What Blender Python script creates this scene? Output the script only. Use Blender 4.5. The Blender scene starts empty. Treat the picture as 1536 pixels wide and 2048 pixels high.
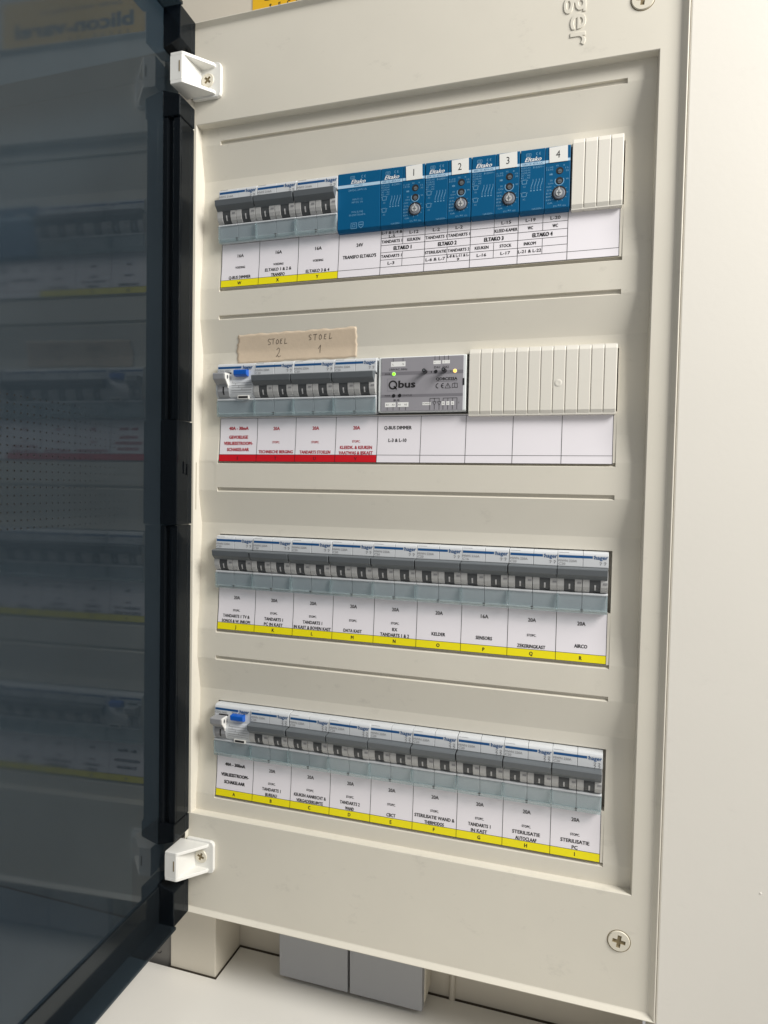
import bpy, bmesh, math, random
from mathutils import Matrix, Vector

random.seed(7)
S = 0.001            # everything below is written in millimetres
Z0 = 1.45            # height of the reference line above the floor (m)
scene = bpy.context.scene
COL = scene.collection


def W(x, y, d):
    """panel coordinates (x right, y down, d into the wall; mm) -> world metres"""
    return Vector((x * S, d * S, Z0 - y * S))


def D3(v):
    return Vector((v[0], v[2], -v[1]))


# ------------------------------------------------------------------ camera
cam = bpy.data.cameras.new('camera')
cam.sensor_fit = 'VERTICAL'
cam.sensor_height = 36.0
cam.sensor_width = 27.0
cam.lens = 1312.1 / 2048 * 36.0
cam.clip_start = 0.01
cam.clip_end = 50
cam_ob = bpy.data.objects.new('camera', cam)
COL.objects.link(cam_ob)
right = D3((0.9556, -0.019, 0.29404)).normalized()
fwd = D3((-0.29322, 0.0369, 0.95533)).normalized()
up = right.cross(fwd).normalized()
right = fwd.cross(up).normalized()
m = Matrix((right, up, -fwd)).transposed().to_4x4()
m.translation = W(297.84, 164.53, -491.42)
cam_ob.matrix_world = m
scene.camera = cam_ob

# ------------------------------------------------------------------ light
world = bpy.data.worlds.new('World')
scene.world = world
world.use_nodes = True
bg = world.node_tree.nodes['Background']
bg.inputs['Color'].default_value = (1.0, 0.985, 0.96, 1)
bg.inputs['Strength'].default_value = 0.37


def area(name, loc, target, sx, sy, power, color):
    l = bpy.data.lights.new(name, 'AREA')
    l.shape = 'RECTANGLE'
    l.size, l.size_y = sx, sy
    l.energy = power
    l.color = color
    o = bpy.data.objects.new(name, l)
    COL.objects.link(o)
    o.location = loc
    o.rotation_euler = (Vector(target) - Vector(loc)).to_track_quat('-Z', 'Y').to_euler()
    return o


area('window_light', W(1250, -690, -480), W(160, 160, 0), 0.50, 0.62, 30.5, (1.0, 0.975, 0.93))

scene.render.engine = 'CYCLES'
scene.view_settings.view_transform = 'Standard'
scene.view_settings.look = 'None'
scene.view_settings.exposure = 0.0
scene.view_settings.gamma = 1.0
scene.view_settings.use_curve_mapping = False
scene.cycles.max_bounces = 14
scene.cycles.transparent_max_bounces = 24
scene.cycles.glossy_bounces = 6


# ------------------------------------------------------------------ materials
def srgb(r, g, b):
    def f(c):
        c /= 255.0
        return c / 12.92 if c <= 0.04045 else ((c + 0.055) / 1.055) ** 2.4
    return (f(r), f(g), f(b), 1.0)


MATS = {}


def mat(name, col, rough=0.45, metallic=0.0, bump=0.0, scale=900.0, var=0.0, vscale=14.0, spec=0.5, emit=None, coat=0.0, scuff=0.0, alpha=1.0):
    M = bpy.data.materials.new(name)
    M.use_nodes = True
    nt = M.node_tree
    b = nt.nodes['Principled BSDF']
    b.inputs['Base Color'].default_value = col
    b.inputs['Roughness'].default_value = rough
    b.inputs['Metallic'].default_value = metallic
    b.inputs['Specular IOR Level'].default_value = spec
    b.inputs['Coat Weight'].default_value = coat
    tc = nt.nodes.new('ShaderNodeTexCoord')
    geo = nt.nodes.new('ShaderNodeNewGeometry')
    if var > 0:
        n = nt.nodes.new('ShaderNodeTexNoise')
        n.inputs['Scale'].default_value = vscale
        n.inputs['Detail'].default_value = 6
        n.inputs['Roughness'].default_value = 0.65
        nt.links.new(geo.outputs['Position'], n.inputs['Vector'])
        mx = nt.nodes.new('ShaderNodeMix')
        mx.data_type = 'RGBA'
        mx.inputs[6].default_value = [c * (1 - var) for c in col[:3]] + [1]
        mx.inputs[7].default_value = [min(1, c * (1 + var)) for c in col[:3]] + [1]
        nt.links.new(n.outputs['Fac'], mx.inputs[0])
        nt.links.new(mx.outputs[2], b.inputs['Base Color'])
        mr = nt.nodes.new('ShaderNodeMapRange')
        mr.inputs['To Min'].default_value = max(0.05, rough - 0.08)
        mr.inputs['To Max'].default_value = rough + 0.08
        nt.links.new(n.outputs['Fac'], mr.inputs['Value'])
        nt.links.new(mr.outputs['Result'], b.inputs['Roughness'])
    if scuff > 0:
        # sparse handling marks: stretched noise, only its highest islands show
        mp = nt.nodes.new('ShaderNodeMapping')
        mp.inputs['Scale'].default_value = (38.0, 38.0, 61.0)
        mp.inputs['Rotation'].default_value = (0.3, 0.5, 0.2)
        nt.links.new(geo.outputs['Position'], mp.inputs['Vector'])
        ns = nt.nodes.new('ShaderNodeTexNoise')
        ns.inputs['Scale'].default_value = 1.0
        ns.inputs['Detail'].default_value = 9
        ns.inputs['Roughness'].default_value = 0.72
        nt.links.new(mp.outputs['Vector'], ns.inputs['Vector'])
        mr2 = nt.nodes.new('ShaderNodeMapRange')
        mr2.inputs['From Min'].default_value = 0.60
        mr2.inputs['From Max'].default_value = 0.74
        mr2.inputs['To Min'].default_value = 0.0
        mr2.inputs['To Max'].default_value = scuff
        nt.links.new(ns.outputs['Fac'], mr2.inputs['Value'])
        mx2 = nt.nodes.new('ShaderNodeMix')
        mx2.data_type = 'RGBA'
        mx2.inputs[7].default_value = (0.10, 0.09, 0.075, 1)
        nt.links.new(mr2.outputs['Result'], mx2.inputs[0])
        src = b.inputs['Base Color'].links
        if src:
            nt.links.new(src[0].from_socket, mx2.inputs[6])
        else:
            mx2.inputs[6].default_value = col
        nt.links.new(mx2.outputs[2], b.inputs['Base Color'])
    b.inputs['Alpha'].default_value = alpha
    if bump > 0:
        n2 = nt.nodes.new('ShaderNodeTexNoise')
        n2.inputs['Scale'].default_value = scale
        n2.inputs['Detail'].default_value = 3
        nt.links.new(geo.outputs['Position'], n2.inputs['Vector'])
        bp = nt.nodes.new('ShaderNodeBump')
        bp.inputs['Strength'].default_value = bump
        bp.inputs['Distance'].default_value = 0.0002
        nt.links.new(n2.outputs['Fac'], bp.inputs['Height'])
        nt.links.new(bp.outputs['Normal'], b.inputs['Normal'])
    if emit:
        b.inputs['Emission Color'].default_value = emit[0]
        b.inputs['Emission Strength'].default_value = emit[1]
    MATS[name] = M
    return M


def clear_mat(name, tint, rough, strength=1.0, scratch=0.0, ior_f0=0.04, veil=None):
    """tinted clear plastic: Schlick reflection over a coloured transparent sheet"""
    M = bpy.data.materials.new(name)
    M.use_nodes = True
    nt = M.node_tree
    nt.nodes.remove(nt.nodes['Principled BSDF'])
    out = nt.nodes['Material Output']
    lw = nt.nodes.new('ShaderNodeLayerWeight')
    lw.inputs['Blend'].default_value = 0.5
    pw = nt.nodes.new('ShaderNodeMath')
    pw.operation = 'POWER'
    pw.inputs[1].default_value = 5.0
    nt.links.new(lw.outputs['Facing'], pw.inputs[0])
    ma = nt.nodes.new('ShaderNodeMath')
    ma.operation = 'MULTIPLY_ADD'
    ma.inputs[1].default_value = (1 - ior_f0) * strength
    ma.inputs[2].default_value = ior_f0 * strength
    nt.links.new(pw.outputs[0], ma.inputs[0])
    tr = nt.nodes.new('ShaderNodeBsdfTransparent')
    tr.inputs['Color'].default_value = tint
    gl = nt.nodes.new('ShaderNodeBsdfGlossy')
    gl.inputs['Color'].default_value = (0.92, 0.97, 1, 1)
    gl.inputs['Roughness'].default_value = rough
    if scratch > 0:
        geo = nt.nodes.new('ShaderNodeNewGeometry')
        n = nt.nodes.new('ShaderNodeTexNoise')
        n.inputs['Scale'].default_value = 9.0
        n.inputs['Detail'].default_value = 8
        nt.links.new(geo.outputs['Position'], n.inputs['Vector'])
        mr = nt.nodes.new('ShaderNodeMapRange')
        mr.inputs['To Min'].default_value = rough
        mr.inputs['To Max'].default_value = rough + scratch
        nt.links.new(n.outputs['Fac'], mr.inputs['Value'])
        nt.links.new(mr.outputs['Result'], gl.inputs['Roughness'])
    mx = nt.nodes.new('ShaderNodeMixShader')
    nt.links.new(ma.outputs[0], mx.inputs[0])
    nt.links.new(tr.outputs[0], mx.inputs[1])
    nt.links.new(gl.outputs[0], mx.inputs[2])
    last = mx
    if veil:
        # pale diffuse haze mixed over the clear plastic, uneven by noise
        df = nt.nodes.new('ShaderNodeBsdfDiffuse')
        df.inputs['Color'].default_value = veil[1]
        g2 = nt.nodes.new('ShaderNodeNewGeometry')
        nv = nt.nodes.new('ShaderNodeTexNoise')
        nv.inputs['Scale'].default_value = 7.0
        nv.inputs['Detail'].default_value = 7
        nv.inputs['Distortion'].default_value = 0.6
        nt.links.new(g2.outputs['Position'], nv.inputs['Vector'])
        mv = nt.nodes.new('ShaderNodeMapRange')
        mv.inputs['From Min'].default_value = 0.3
        mv.inputs['From Max'].default_value = 0.7
        mv.inputs['To Min'].default_value = veil[0] * 0.75
        mv.inputs['To Max'].default_value = veil[0] * 1.25
        nt.links.new(nv.outputs['Fac'], mv.inputs['Value'])
        last = nt.nodes.new('ShaderNodeMixShader')
        nt.links.new(mv.outputs['Result'], last.inputs[0])
        nt.links.new(mx.outputs[0], last.inputs[1])
        nt.links.new(df.outputs[0], last.inputs[2])
    nt.links.new(last.outputs[0], out.inputs['Surface'])
    MATS[name] = M
    return M


mat('cream', srgb(218, 213, 200), 0.42, bump=0.12, scale=1500, var=0.04, vscale=22, scuff=0.16)
mat('cream_blank', srgb(226, 222, 212), 0.45, bump=0.08, scale=1500, var=0.02, scuff=0.06)
mat('wall_paint', srgb(230, 226, 217), 0.6, bump=0.22, scale=260, var=0.02, vscale=9, scuff=0.05)
mat('niche_paint', srgb(205, 198, 184), 0.6, bump=0.25, scale=300, var=0.04, vscale=12)
mat('counter', srgb(228, 225, 218), 0.35, bump=0.1, scale=500, var=0.03, vscale=8)
mat('trunk', srgb(214, 207, 192), 0.5, bump=0.1, var=0.03)
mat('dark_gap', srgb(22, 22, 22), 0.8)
mat('joint_dark', srgb(84, 76, 64), 0.8, var=0.5, vscale=160)
mat('bracket_white', srgb(232, 231, 226), 0.35, bump=0.1, scale=900, var=0.03, vscale=120, scuff=0.12)
mat('screw_plastic', srgb(216, 210, 194), 0.4, var=0.02)
mat('screw_core', srgb(126, 112, 82), 0.6)
mat('breaker_grey', srgb(204, 207, 210), 0.40, bump=0.06, scale=1500, var=0.03, vscale=60, scuff=0.08)
mat('breaker_cheek', srgb(184, 184, 183), 0.42, var=0.03, vscale=80)
mat('handle_grey', srgb(97, 102, 106), 0.42, bump=0.1, scale=2500, var=0.03, vscale=60)
mat('drum_dark', srgb(76, 78, 80), 0.5, var=0.05, vscale=90)
mat('rcd_handle', srgb(150, 151, 154), 0.42, var=0.02)
mat('brand_blue', srgb(0, 76, 132), 0.5)
mat('brand_pale', srgb(150, 196, 222), 0.5)
mat('print_grey', srgb(138, 138, 140), 0.6)
mat('print_black', srgb(28, 26, 28), 0.6)
mat('print_white', srgb(240, 240, 238), 0.6)
mat('mark_white', srgb(190, 190, 190), 0.5)
mat('button_blue', srgb(18, 92, 190), 0.30, coat=0.3)
mat('module_blue', srgb(0, 86, 130), 0.42, var=0.03, vscale=50, spec=0.22)
mat('module_pale', srgb(176, 206, 228), 0.5)
mat('module_print', srgb(112, 162, 196), 0.6)
mat('knob_grey', srgb(118, 122, 130), 0.4)
mat('knob_light', srgb(188, 190, 190), 0.45)
mat('paper', srgb(237, 233, 238), 0.42, var=0.012, vscale=30)
mat('paper_yellow', srgb(242, 228, 2), 0.5, var=0.02)
mat('paper_red', srgb(205, 14, 30), 0.40, var=0.02)
mat('print_maroon', srgb(120, 8, 20), 0.6)
mat('print_red', srgb(176, 36, 52), 0.6)
mat('sticker_white', srgb(232, 232, 228), 0.5, var=0.01)
mat('dimmer_face', srgb(152, 150, 156), 0.45, var=0.02, vscale=40)
mat('dimmer_band', srgb(124, 122, 128), 0.45)
mat('dimmer_shell', srgb(222, 226, 226), 0.35)
mat('pin_black', srgb(24, 24, 28), 0.35)
mat('led_green', srgb(120, 220, 40), 0.3, emit=((0.35, 1.0, 0.05, 1), 1.1))
mat('led_amber', srgb(255, 180, 70), 0.3, emit=((1.0, 0.55, 0.14, 1), 1.5))
mat('tape', srgb(234, 215, 190), 0.6, bump=0.4, scale=900, var=0.09, vscale=70, scuff=0.15, alpha=0.74)
mat('pen', srgb(96, 84, 74), 0.7, var=0.25, vscale=400)
mat('sticker_yellow', srgb(226, 178, 22), 0.45, var=0.02)
mat('rocker_grey', srgb(156, 157, 160), 0.42, bump=0.08, scale=1200, var=0.03, scuff=0.05)
mat('plate_grey', srgb(112, 110, 106), 0.5, var=0.05)
mat('dot_dark', srgb(12, 14, 16), 0.5)
clear_mat('smoke', (0.22, 0.29, 0.36, 1), 0.03, 1.0, 0.07, 0.047, veil=(0.025, (0.42, 0.52, 0.60, 1)))
clear_mat('smoke_rim', (0.05, 0.07, 0.095, 1), 0.10, 0.75, 0.03, 0.03, veil=(0.012, (0.38, 0.48, 0.60, 1)))
clear_mat('smoke_edge', (0.15, 0.195, 0.235, 1), 0.10, 1.0, 0.03, 0.04, veil=(0.02, (0.42, 0.52, 0.60, 1)))
clear_mat('holder_clear', (0.885, 0.91, 0.918, 1), 0.10, 1.0, 0.0, 0.045)
clear_mat('holder_edge', (0.80, 0.87, 0.88, 1), 0.12, 1.3, 0.0, 0.07, veil=(0.13, (0.78, 0.81, 0.81, 1)))  # pale diffuse mix paints in the bright highlights of holder ends and lip


# ------------------------------------------------------------------ mesh helpers
class MB:
    """collects geometry in local mm (x right, y down, d inward)"""

    def __init__(s):
        s.v, s.f = [], []

    def add(s, vs, fs):
        o = len(s.v)
        s.v += vs
        s.f += [[i + o for i in f] for f in fs]
        return s

    def box(s, x0, x1, y0, y1, d0, d1):
        vs = [(x, y, d) for d in (d0, d1) for y in (y0, y1) for x in (x0, x1)]
        return s.add(vs, [(0, 1, 3, 2), (4, 6, 7, 5), (0, 4, 5, 1), (2, 3, 7, 6), (0, 2, 6, 4), (1, 5, 7, 3)])

    def quad(s, x0, x1, y0, y1, d):
        return s.add([(x0, y0, d), (x1, y0, d), (x1, y1, d), (x0, y1, d)], [(0, 1, 2, 3)])

    def prism_x(s, prof, x0, x1):
        """prof: closed list of (y,d); extruded along x"""
        n = len(prof)
        vs = [(x0, y, d) for y, d in prof] + [(x1, y, d) for y, d in prof]
        fs = [tuple(range(n)), tuple(range(2 * n - 1, n - 1, -1))]
        fs += [(i, i + n, (i + 1) % n + n, (i + 1) % n) for i in range(n)]
        return s.add(vs, fs)

    def prism_y(s, prof, y0, y1):
        n = len(prof)
        vs = [(x, y0, d) for x, d in prof] + [(x, y1, d) for x, d in prof]
        fs = [tuple(range(n)), tuple(range(2 * n - 1, n - 1, -1))]
        fs += [(i, i + n, (i + 1) % n + n, (i + 1) % n) for i in range(n)]
        return s.add(vs, fs)

    def prism_d(s, prof, d0, d1):
        n = len(prof)
        vs = [(x, y, d0) for x, y in prof] + [(x, y, d1) for x, y in prof]
        fs = [tuple(range(n)), tuple(range(2 * n - 1, n - 1, -1))]
        fs += [(i, i + n, (i + 1) % n + n, (i + 1) % n) for i in range(n)]
        return s.add(vs, fs)

    def disc(s, cx, cy, r, d0, d1, n=24, r1=None):
        r1 = r if r1 is None else r1
        a = [2 * math.pi * i / n for i in range(n)]
        vs = [(cx + r * math.cos(t), cy + r * math.sin(t), d0) for t in a] + [(cx + r1 * math.cos(t), cy + r1 * math.sin(t), d1) for t in a]
        fs = [tuple(range(n)), tuple(range(2 * n - 1, n - 1, -1))]
        fs += [(i, i + n, (i + 1) % n + n, (i + 1) % n) for i in range(n)]
        return s.add(vs, fs)

    def ring(s, cx, cy, r, w, d, n=28, a0=0.0, a1=2 * math.pi):
        k = n
        vs = []
        for i in range(k + 1):
            t = a0 + (a1 - a0) * i / k
            vs += [(cx + r * math.cos(t), cy + r * math.sin(t), d), (cx + (r + w) * math.cos(t), cy + (r + w) * math.sin(t), d)]
        return s.add(vs, [(2 * i, 2 * i + 1, 2 * i + 3, 2 * i + 2) for i in range(k)])

    def line(s, pts, w, d):
        """flat ribbon along a polyline"""
        for (x0, y0), (x1, y1) in zip(pts[:-1], pts[1:]):
            dx, dy = x1 - x0, y1 - y0
            L = math.hypot(dx, dy) or 1
            nx, ny = -dy / L * w / 2, dx / L * w / 2
            ex, ey = dx / L * w * 0.35, dy / L * w * 0.35
            s.add([(x0 + nx - ex, y0 + ny - ey, d), (x1 + nx + ex, y1 + ny + ey, d), (x1 - nx + ex, y1 - ny + ey, d), (x0 - nx - ex, y0 - ny - ey, d)], [(0, 1, 2, 3)])
        return s

    def text(s, body, x, y, h, d, width=None, bold=0, align='C', shear=0.0, rot=0.0, maxw=None):
        """flat lettering; (x,y) is the middle of the cap height; h cap height in mm"""
        vs, fs, (bx0, bx1) = glyphs(body, 0, shear)
        k = h / CAP
        sx = k * 0.86
        wn = (bx1 - bx0) * sx
        if width:
            sx *= width / wn
        elif maxw and wn > maxw:
            sx *= maxw / wn
        w = (bx1 - bx0) * sx
        ox = {'C': -w / 2, 'L': 0, 'R': -w}[align]
        c, sn = math.cos(rot), math.sin(rot)
        # heavier weights: the same outline printed again a hair to each side
        e_ = bold * 0.045 * h
        offs = [(0, 0)] if bold <= 0 else [(-e_, -e_ * .5), (e_, -e_ * .5), (-e_, e_ * .5), (e_, e_ * .5)]
        for n_, (ax, ay) in enumerate(offs):
            out = []
            for vx, vy in vs:
                px = (vx - bx0) * sx + ox + ax
                py = -(vy * k - h / 2) + ay
                out.append((x + px * c - py * sn, y + px * sn + py * c, d - .008 * n_))
            s.add(out, fs)
        return s

    def mesh(s, name, smooth=False, merge=False):
        me = bpy.data.meshes.new(name)
        me.from_pydata([(x * S, d * S, -y * S) for x, y, d in s.v], [], s.f)
        bm = bmesh.new()
        bm.from_mesh(me)
        if merge:
            bmesh.ops.remove_doubles(bm, verts=bm.verts, dist=1e-6)
        bmesh.ops.recalc_face_normals(bm, faces=bm.faces)
        if smooth:
            for f in bm.faces:
                f.smooth = True
        bm.to_mesh(me)
        bm.free()
        return me


_GC = {}
CAP = 1.0


def glyphs(body, bold=0, shear=0.0):
    key = (body, bold, shear)
    if key in _GC:
        return _GC[key]
    cu = bpy.data.curves.new('lettering', 'FONT')
    cu.body = body
    cu.size = 1.0
    cu.resolution_u = 2
    cu.shear = shear
    cu.offset = 0.018 * bold
    ob = bpy.data.objects.new('lettering', cu)
    me = bpy.data.meshes.new_from_object(ob)
    vs = [(v.co.x, v.co.y) for v in me.vertices]
    fs = [list(p.vertices) for p in me.polygons]
    bpy.data.objects.remove(ob)
    bpy.data.curves.remove(cu)
    bpy.data.meshes.remove(me)
    xs = [a for a, b in vs] or [0, 1]
    _GC[key] = (vs, fs, (min(xs), max(xs)))
    return _GC[key]


_v, _f, _ = glyphs('H')
CAP = max(y for x, y in _v)


def obj(name, data, material, parent=None, loc=None, bevel=0.0, seg=2, ang=30, smooth=False, merge=False):
    if isinstance(data, MB):
        data = data.mesh(name, smooth, merge)
    o = bpy.data.objects.new(name, data)
    COL.objects.link(o)
    if material and not data.materials:
        data.materials.append(MATS[material])
    if parent:
        o.parent = parent
        if loc:
            o.location = (loc[0] * S, loc[2] * S, -loc[1] * S)
    else:
        o.location = W(*(loc or (0, 0, 0)))
    if bevel:
        b = o.modifiers.new('bevel', 'BEVEL')
        b.width = bevel * S
        b.segments = seg
        b.limit_method = 'ANGLE'
        b.angle_limit = math.radians(ang)
        b.harden_normals = False
    return o


def tag(o, label=None, cat=None, group=None, kind=None):
    if label:
        o['label'] = label
    if cat:
        o['category'] = cat
    if group:
        o['group'] = group
    if kind:
        o['kind'] = kind
    return o


def thing(name, loc, label, cat, group=None):
    e = bpy.data.objects.new(name, None)
    e.empty_display_size = 0.02
    COL.objects.link(e)
    e.location = W(*loc)
    return tag(e, label, cat, group)


def copy_tree(o, parent=None):
    c = o.copy()
    COL.objects.link(c)
    c.parent = parent
    for ch in o.children:
        copy_tree(ch, c)
    return c


# ------------------------------------------------------------------ the setting
P = 144.05
WALL = 54.0            # wall behind the enclosure
UP = 21.0              # face of the box above
NX0, NX1 = -23.0, 354.2
NY0, NY1 = -213.5, 533.0

# wall behind and below
o = obj('wall', MB().box(-900, 353.0, -300, 900, WALL, WALL + 20), 'niche_paint')
tag(o, kind='structure')
# box face above the board, carrying the sticker
o = obj('upper_wall', MB().box(-900, 353.5, -900, -219.5, UP, WALL - 0.5), 'niche_paint', bevel=1)
tag(o, kind='structure')
# flat boarding right of the board
o = obj('wall_right', MB().box(354.6, 1100, -900, 900, -10.9, 50), 'wall_paint', bevel=1.2, seg=3)
tag(o, kind='structure')
CY = 603.0
o = obj('countertop', MB().box(-3.5, 354, CY, CY + 30, -420, WALL - 2.2), 'counter', bevel=0.4)
bm = MB()
prof = [(-900, -420), (354, -420), (354, WALL - 2.2), (-3.4, WALL - 2.2), (-3.4, 8.2), (-97, 8.2), (-97, WALL - 2.2), (-900, WALL - 2.2)]
o.data = bm.prism_y(prof, CY, CY + 30).mesh('countertop')
o.data.materials.append(MATS['counter'])
tag(o, kind='structure')
# dark open joint between countertop, trunk and wall
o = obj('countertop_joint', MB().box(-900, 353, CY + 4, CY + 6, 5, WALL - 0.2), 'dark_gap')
tag(o, kind='structure')
o = obj('joint_line', MB().box(-900, 353, CY - .3, CY + 3, WALL - .45, WALL - .1), 'joint_dark')  # dark strip added on the wall to draw the joint line
tag(o, kind='structure')
# scuffs on the right wall
mk = MB().disc(416, 428, 0.4, -11.2, -10.8, 10, 0.9)
o = obj('paint_nib', mk, 'wall_paint')
tag(o, 'tiny raised paint nib on the pale wall at right', 'paint nib')

# ------------------------------------------------------------------ distribution board
board = thing('distribution_board', (160, NY1, 0), 'cream distribution board cover with four device rows and open smoked door', 'fuse box')


def bpart(name, mb, material, parent=None, **kw):
    """part of the board, built in panel coordinates"""
    par = parent or board
    o = obj(name, mb, material, par, **kw)
    if par is board:
        o.location = (-160 * S, 0, NY1 * S)
    return o


fr = MB()
RX0, RX1, RY0, RY1 = -19.4, 336.4, -132.6, 447.3
rings = [
    (NX0, NX1, NY0, NY1, 18.0),
    (NX0, NX1, NY0, NY1, -11.0),
    (NX0 + .2, NX1 - .4, NY0 + .4, NY1 - .4, -11.4),
    (NX0 + .4, NX1 - .8, NY0 + .8, NY1 - .8, -11.4),
    (NX0 + .9, NX1 - 3.6, NY0 + 2.8, NY1 - 3.3, -8.5),
    (NX0 + 1.2, NX1 - 4.8, NY0 + 3.4, NY1 - 3.9, -8.05),
    (NX0 + 1.6, NX1 - 6.5, NY0 + 4.2, NY1 - 4.6, -8.0),
    (RX0 - .5, RX1 + .5, RY0 - .5, RY1 + .5, -8.0),
    (RX0 - .1, RX1 + .1, RY0 - .1, RY1 + .1, -7.7),
    (RX0, RX1, RY0, RY1, -7.2),
    (RX0 + .6, RX1 - .6, RY0 + .6, RY1 - .6, 7.0),
]
for k, (a, b, c, e, d) in enumerate(rings):
    fr.v += [(a, c, d), (b, c, d), (b, e, d), (a, e, d)]
    if k:
        q = 4 * (k - 1)
        for j in range(4):
            fr.f.append([q + j, q + (j + 1) % 4, q + 4 + (j + 1) % 4, q + 4 + j])
o = bpart('frame', fr, 'cream')
for pl in o.data.polygons:
    if 3 <= pl.index // 4 <= 5 and False:
        pl.use_smooth = True

# recessed inner plate with wave profile, device openings, label channels and slots
BR = [1.8, 2.8, 22.7, 25.4, 26.3, 53.0, 62.6, 107.4, 124.0, 144.0]
SM = {1.8: -0.6, 2.8: -0.6, 22.7: -0.6, 25.4: -0.6, 26.3: -0.45, 53.0: 4.2, 62.6: 4.2, 107.4: 2.6, 124.0: 1.7, 144.0: -0.6, 145.85: -0.6}
OPEN = 13.0
ys = []
for i in range(-1, 4):
    for a, b in zip(BR, BR[1:] + [145.85]):
        y0, y1 = P * i + a, P * i + b
        if y1 <= RY0 + .6 or y0 >= RY1 - .6:
            continue
        sd = (SM[a], SM[b])
        md = sd
        if a == 22.7:
            md = (1.6, 1.6)
        if a == 1.8:
            md = (1.5, -0.6)
        if a == 25.4:
            md = (0.8, -0.45)
        if a == 62.6:
            md = (OPEN, OPEN)
        if a >= 107.4:
            md = {107.4: (2.4, 1.95), 124.0: (1.95, -0.1), 144.0: (2.6, 2.6)}[a]
        if y0 < RY0:
            y0 = RY0
        if y1 > RY1:
            y1 = RY1
        ys.append((y0, y1, sd, md))
fl = MB()
XB = [RX0, -1.2, 317.2, RX1]
for y0, y1, sd, md in ys:
    for c in range(3):
        t = md if c == 1 else sd
        fl.add([(XB[c], y0, t[0]), (XB[c + 1], y0, t[0]), (XB[c + 1], y1, t[1]), (XB[c], y1, t[1])], [(0, 1, 2, 3)])
    if md != sd:
        for x in (XB[1], XB[2]):
            fl.add([(x, y0, sd[0]), (x, y0, md[0]), (x, y1, md[1]), (x, y1, sd[1])], [(0, 1, 2, 3)])
for (a, b) in zip(ys[:-1], ys[1:]):
    d0, d1 = a[3][1], b[3][0]
    if abs(d0 - d1) > 1e-6:
        fl.add([(XB[1], a[1], d0), (XB[2], a[1], d0), (XB[2], a[1], d1), (XB[1], a[1], d1)], [(0, 1, 2, 3)])
bpart('inner_plate', fl, 'cream', merge=True, bevel=0.3, seg=2, ang=14)

# faint moulded outline by the latch, with its slot on the recess wall
ml = MB()
pts = [(-19, 145.2), (-6, 145.2), (-4.0, 146.0), (-3.2, 148)]
ml.line(pts, 0.45, -0.70).line([(-3.2, 148), (-3.0, 168)], 0.45, -0.70)
bpart('moulded_outline', ml, 'cream')
bpart('latch_slot', MB().box(-19.6, -19.2, 146, 186, -4.9, -4.3), 'screw_core')

# raised brand lettering on the cover, reading downwards
v = MB()
v.text('hager', 279.0, -168.5, 15.2, 0, width=52, rot=math.pi / 2)
hv = MB()
n = len(v.v)
cu = bpy.data.curves.new('emboss', 'FONT')
cu.body = 'hager'
cu.extrude = 0.02
cu.bevel_depth = 0.012
cu.resolution_u = 4
tmp = bpy.data.objects.new('emboss', cu)
me = bpy.data.meshes.new_from_object(tmp)
xs = [q.co.x for q in me.vertices]
bx0, bx1 = min(xs), max(xs)
k = 14.6 / CAP
kx = 56.0 / (bx1 - bx0)
for q in me.vertices:
    X, Y, Zz = q.co
    q.co = ((278.4 + Y * k) * S, (-8.0 - Zz * 17) * S, (144.0 + (bx1 - X) * kx) * S)
bm_ = bmesh.new()
bm_.from_mesh(me)
bmesh.ops.recalc_face_normals(bm_, faces=bm_.faces)
bm_.to_mesh(me)
bm_.free()
bpy.data.objects.remove(tmp)
bpart('embossed_lettering', me, 'cream')


def screw_mesh(r, arm, ang=0.0):
    """screw head with a real cross recess"""
    w = arm * 0.30
    cr = [(-w, -arm), (w, -arm), (w, -w), (arm, -w), (arm, w), (w, w), (w, arm), (-w, arm), (-w, w), (-arm, w), (-arm, -w), (-w, -w)]
    c, s = math.cos(ang), math.sin(ang)
    cr = [(x * c - y * s, x * s + y * c) for x, y in cr]
    bm = bmesh.new()
    N = 36
    o1 = [bm.verts.new((r * math.cos(2 * math.pi * i / N), 0, r * math.sin(2 * math.pi * i / N))) for i in range(N)]
    i1 = [bm.verts.new((x, 0, -y)) for x, y in cr]
    i2 = [bm.verts.new((x * .8, 0.75, -y * .8)) for x, y in cr]
    o2 = [bm.verts.new(((r + .5) * math.cos(2 * math.pi * i / N), 0.9, (r + .5) * math.sin(2 * math.pi * i / N))) for i in range(N)]
    ed = [bm.edges.new((o1[i], o1[(i + 1) % N])) for i in range(N)] + [bm.edges.new((i1[i], i1[(i + 1) % 12])) for i in range(12)]
    bmesh.ops.triangle_fill(bm, edges=ed, use_beauty=True)
    kill = []
    for f in bm.faces:
        c_ = f.calc_center_median()
        px, py = c_.x, -c_.z
        qx, qy = px * c + py * s, -px * s + py * c
        if (abs(qx) < w and abs(qy) < arm) or (abs(qy) < w and abs(qx) < arm):
            kill.append(f)
    bmesh.ops.delete(bm, geom=kill, context='FACES_ONLY')
    for i in range(12):
        f = bm.faces.new((i1[i], i1[(i + 1) % 12], i2[(i + 1) % 12], i2[i]))
        f.material_index = 1
    bm.faces.new(i2).material_index = 1
    for i in range(N):
        bm.faces.new((o1[i], o1[(i + 1) % N], o2[(i + 1) % N], o2[i]))
    bmesh.ops.recalc_face_normals(bm, faces=bm.faces)
    bmesh.ops.scale(bm, vec=(S, S, S), verts=bm.verts)
    me = bpy.data.meshes.new('screw')
    bm.to_mesh(me)
    bm.free()
    me.materials.append(MATS['screw_plastic'])
    me.materials.append(MATS['screw_core'])
    return me


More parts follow.
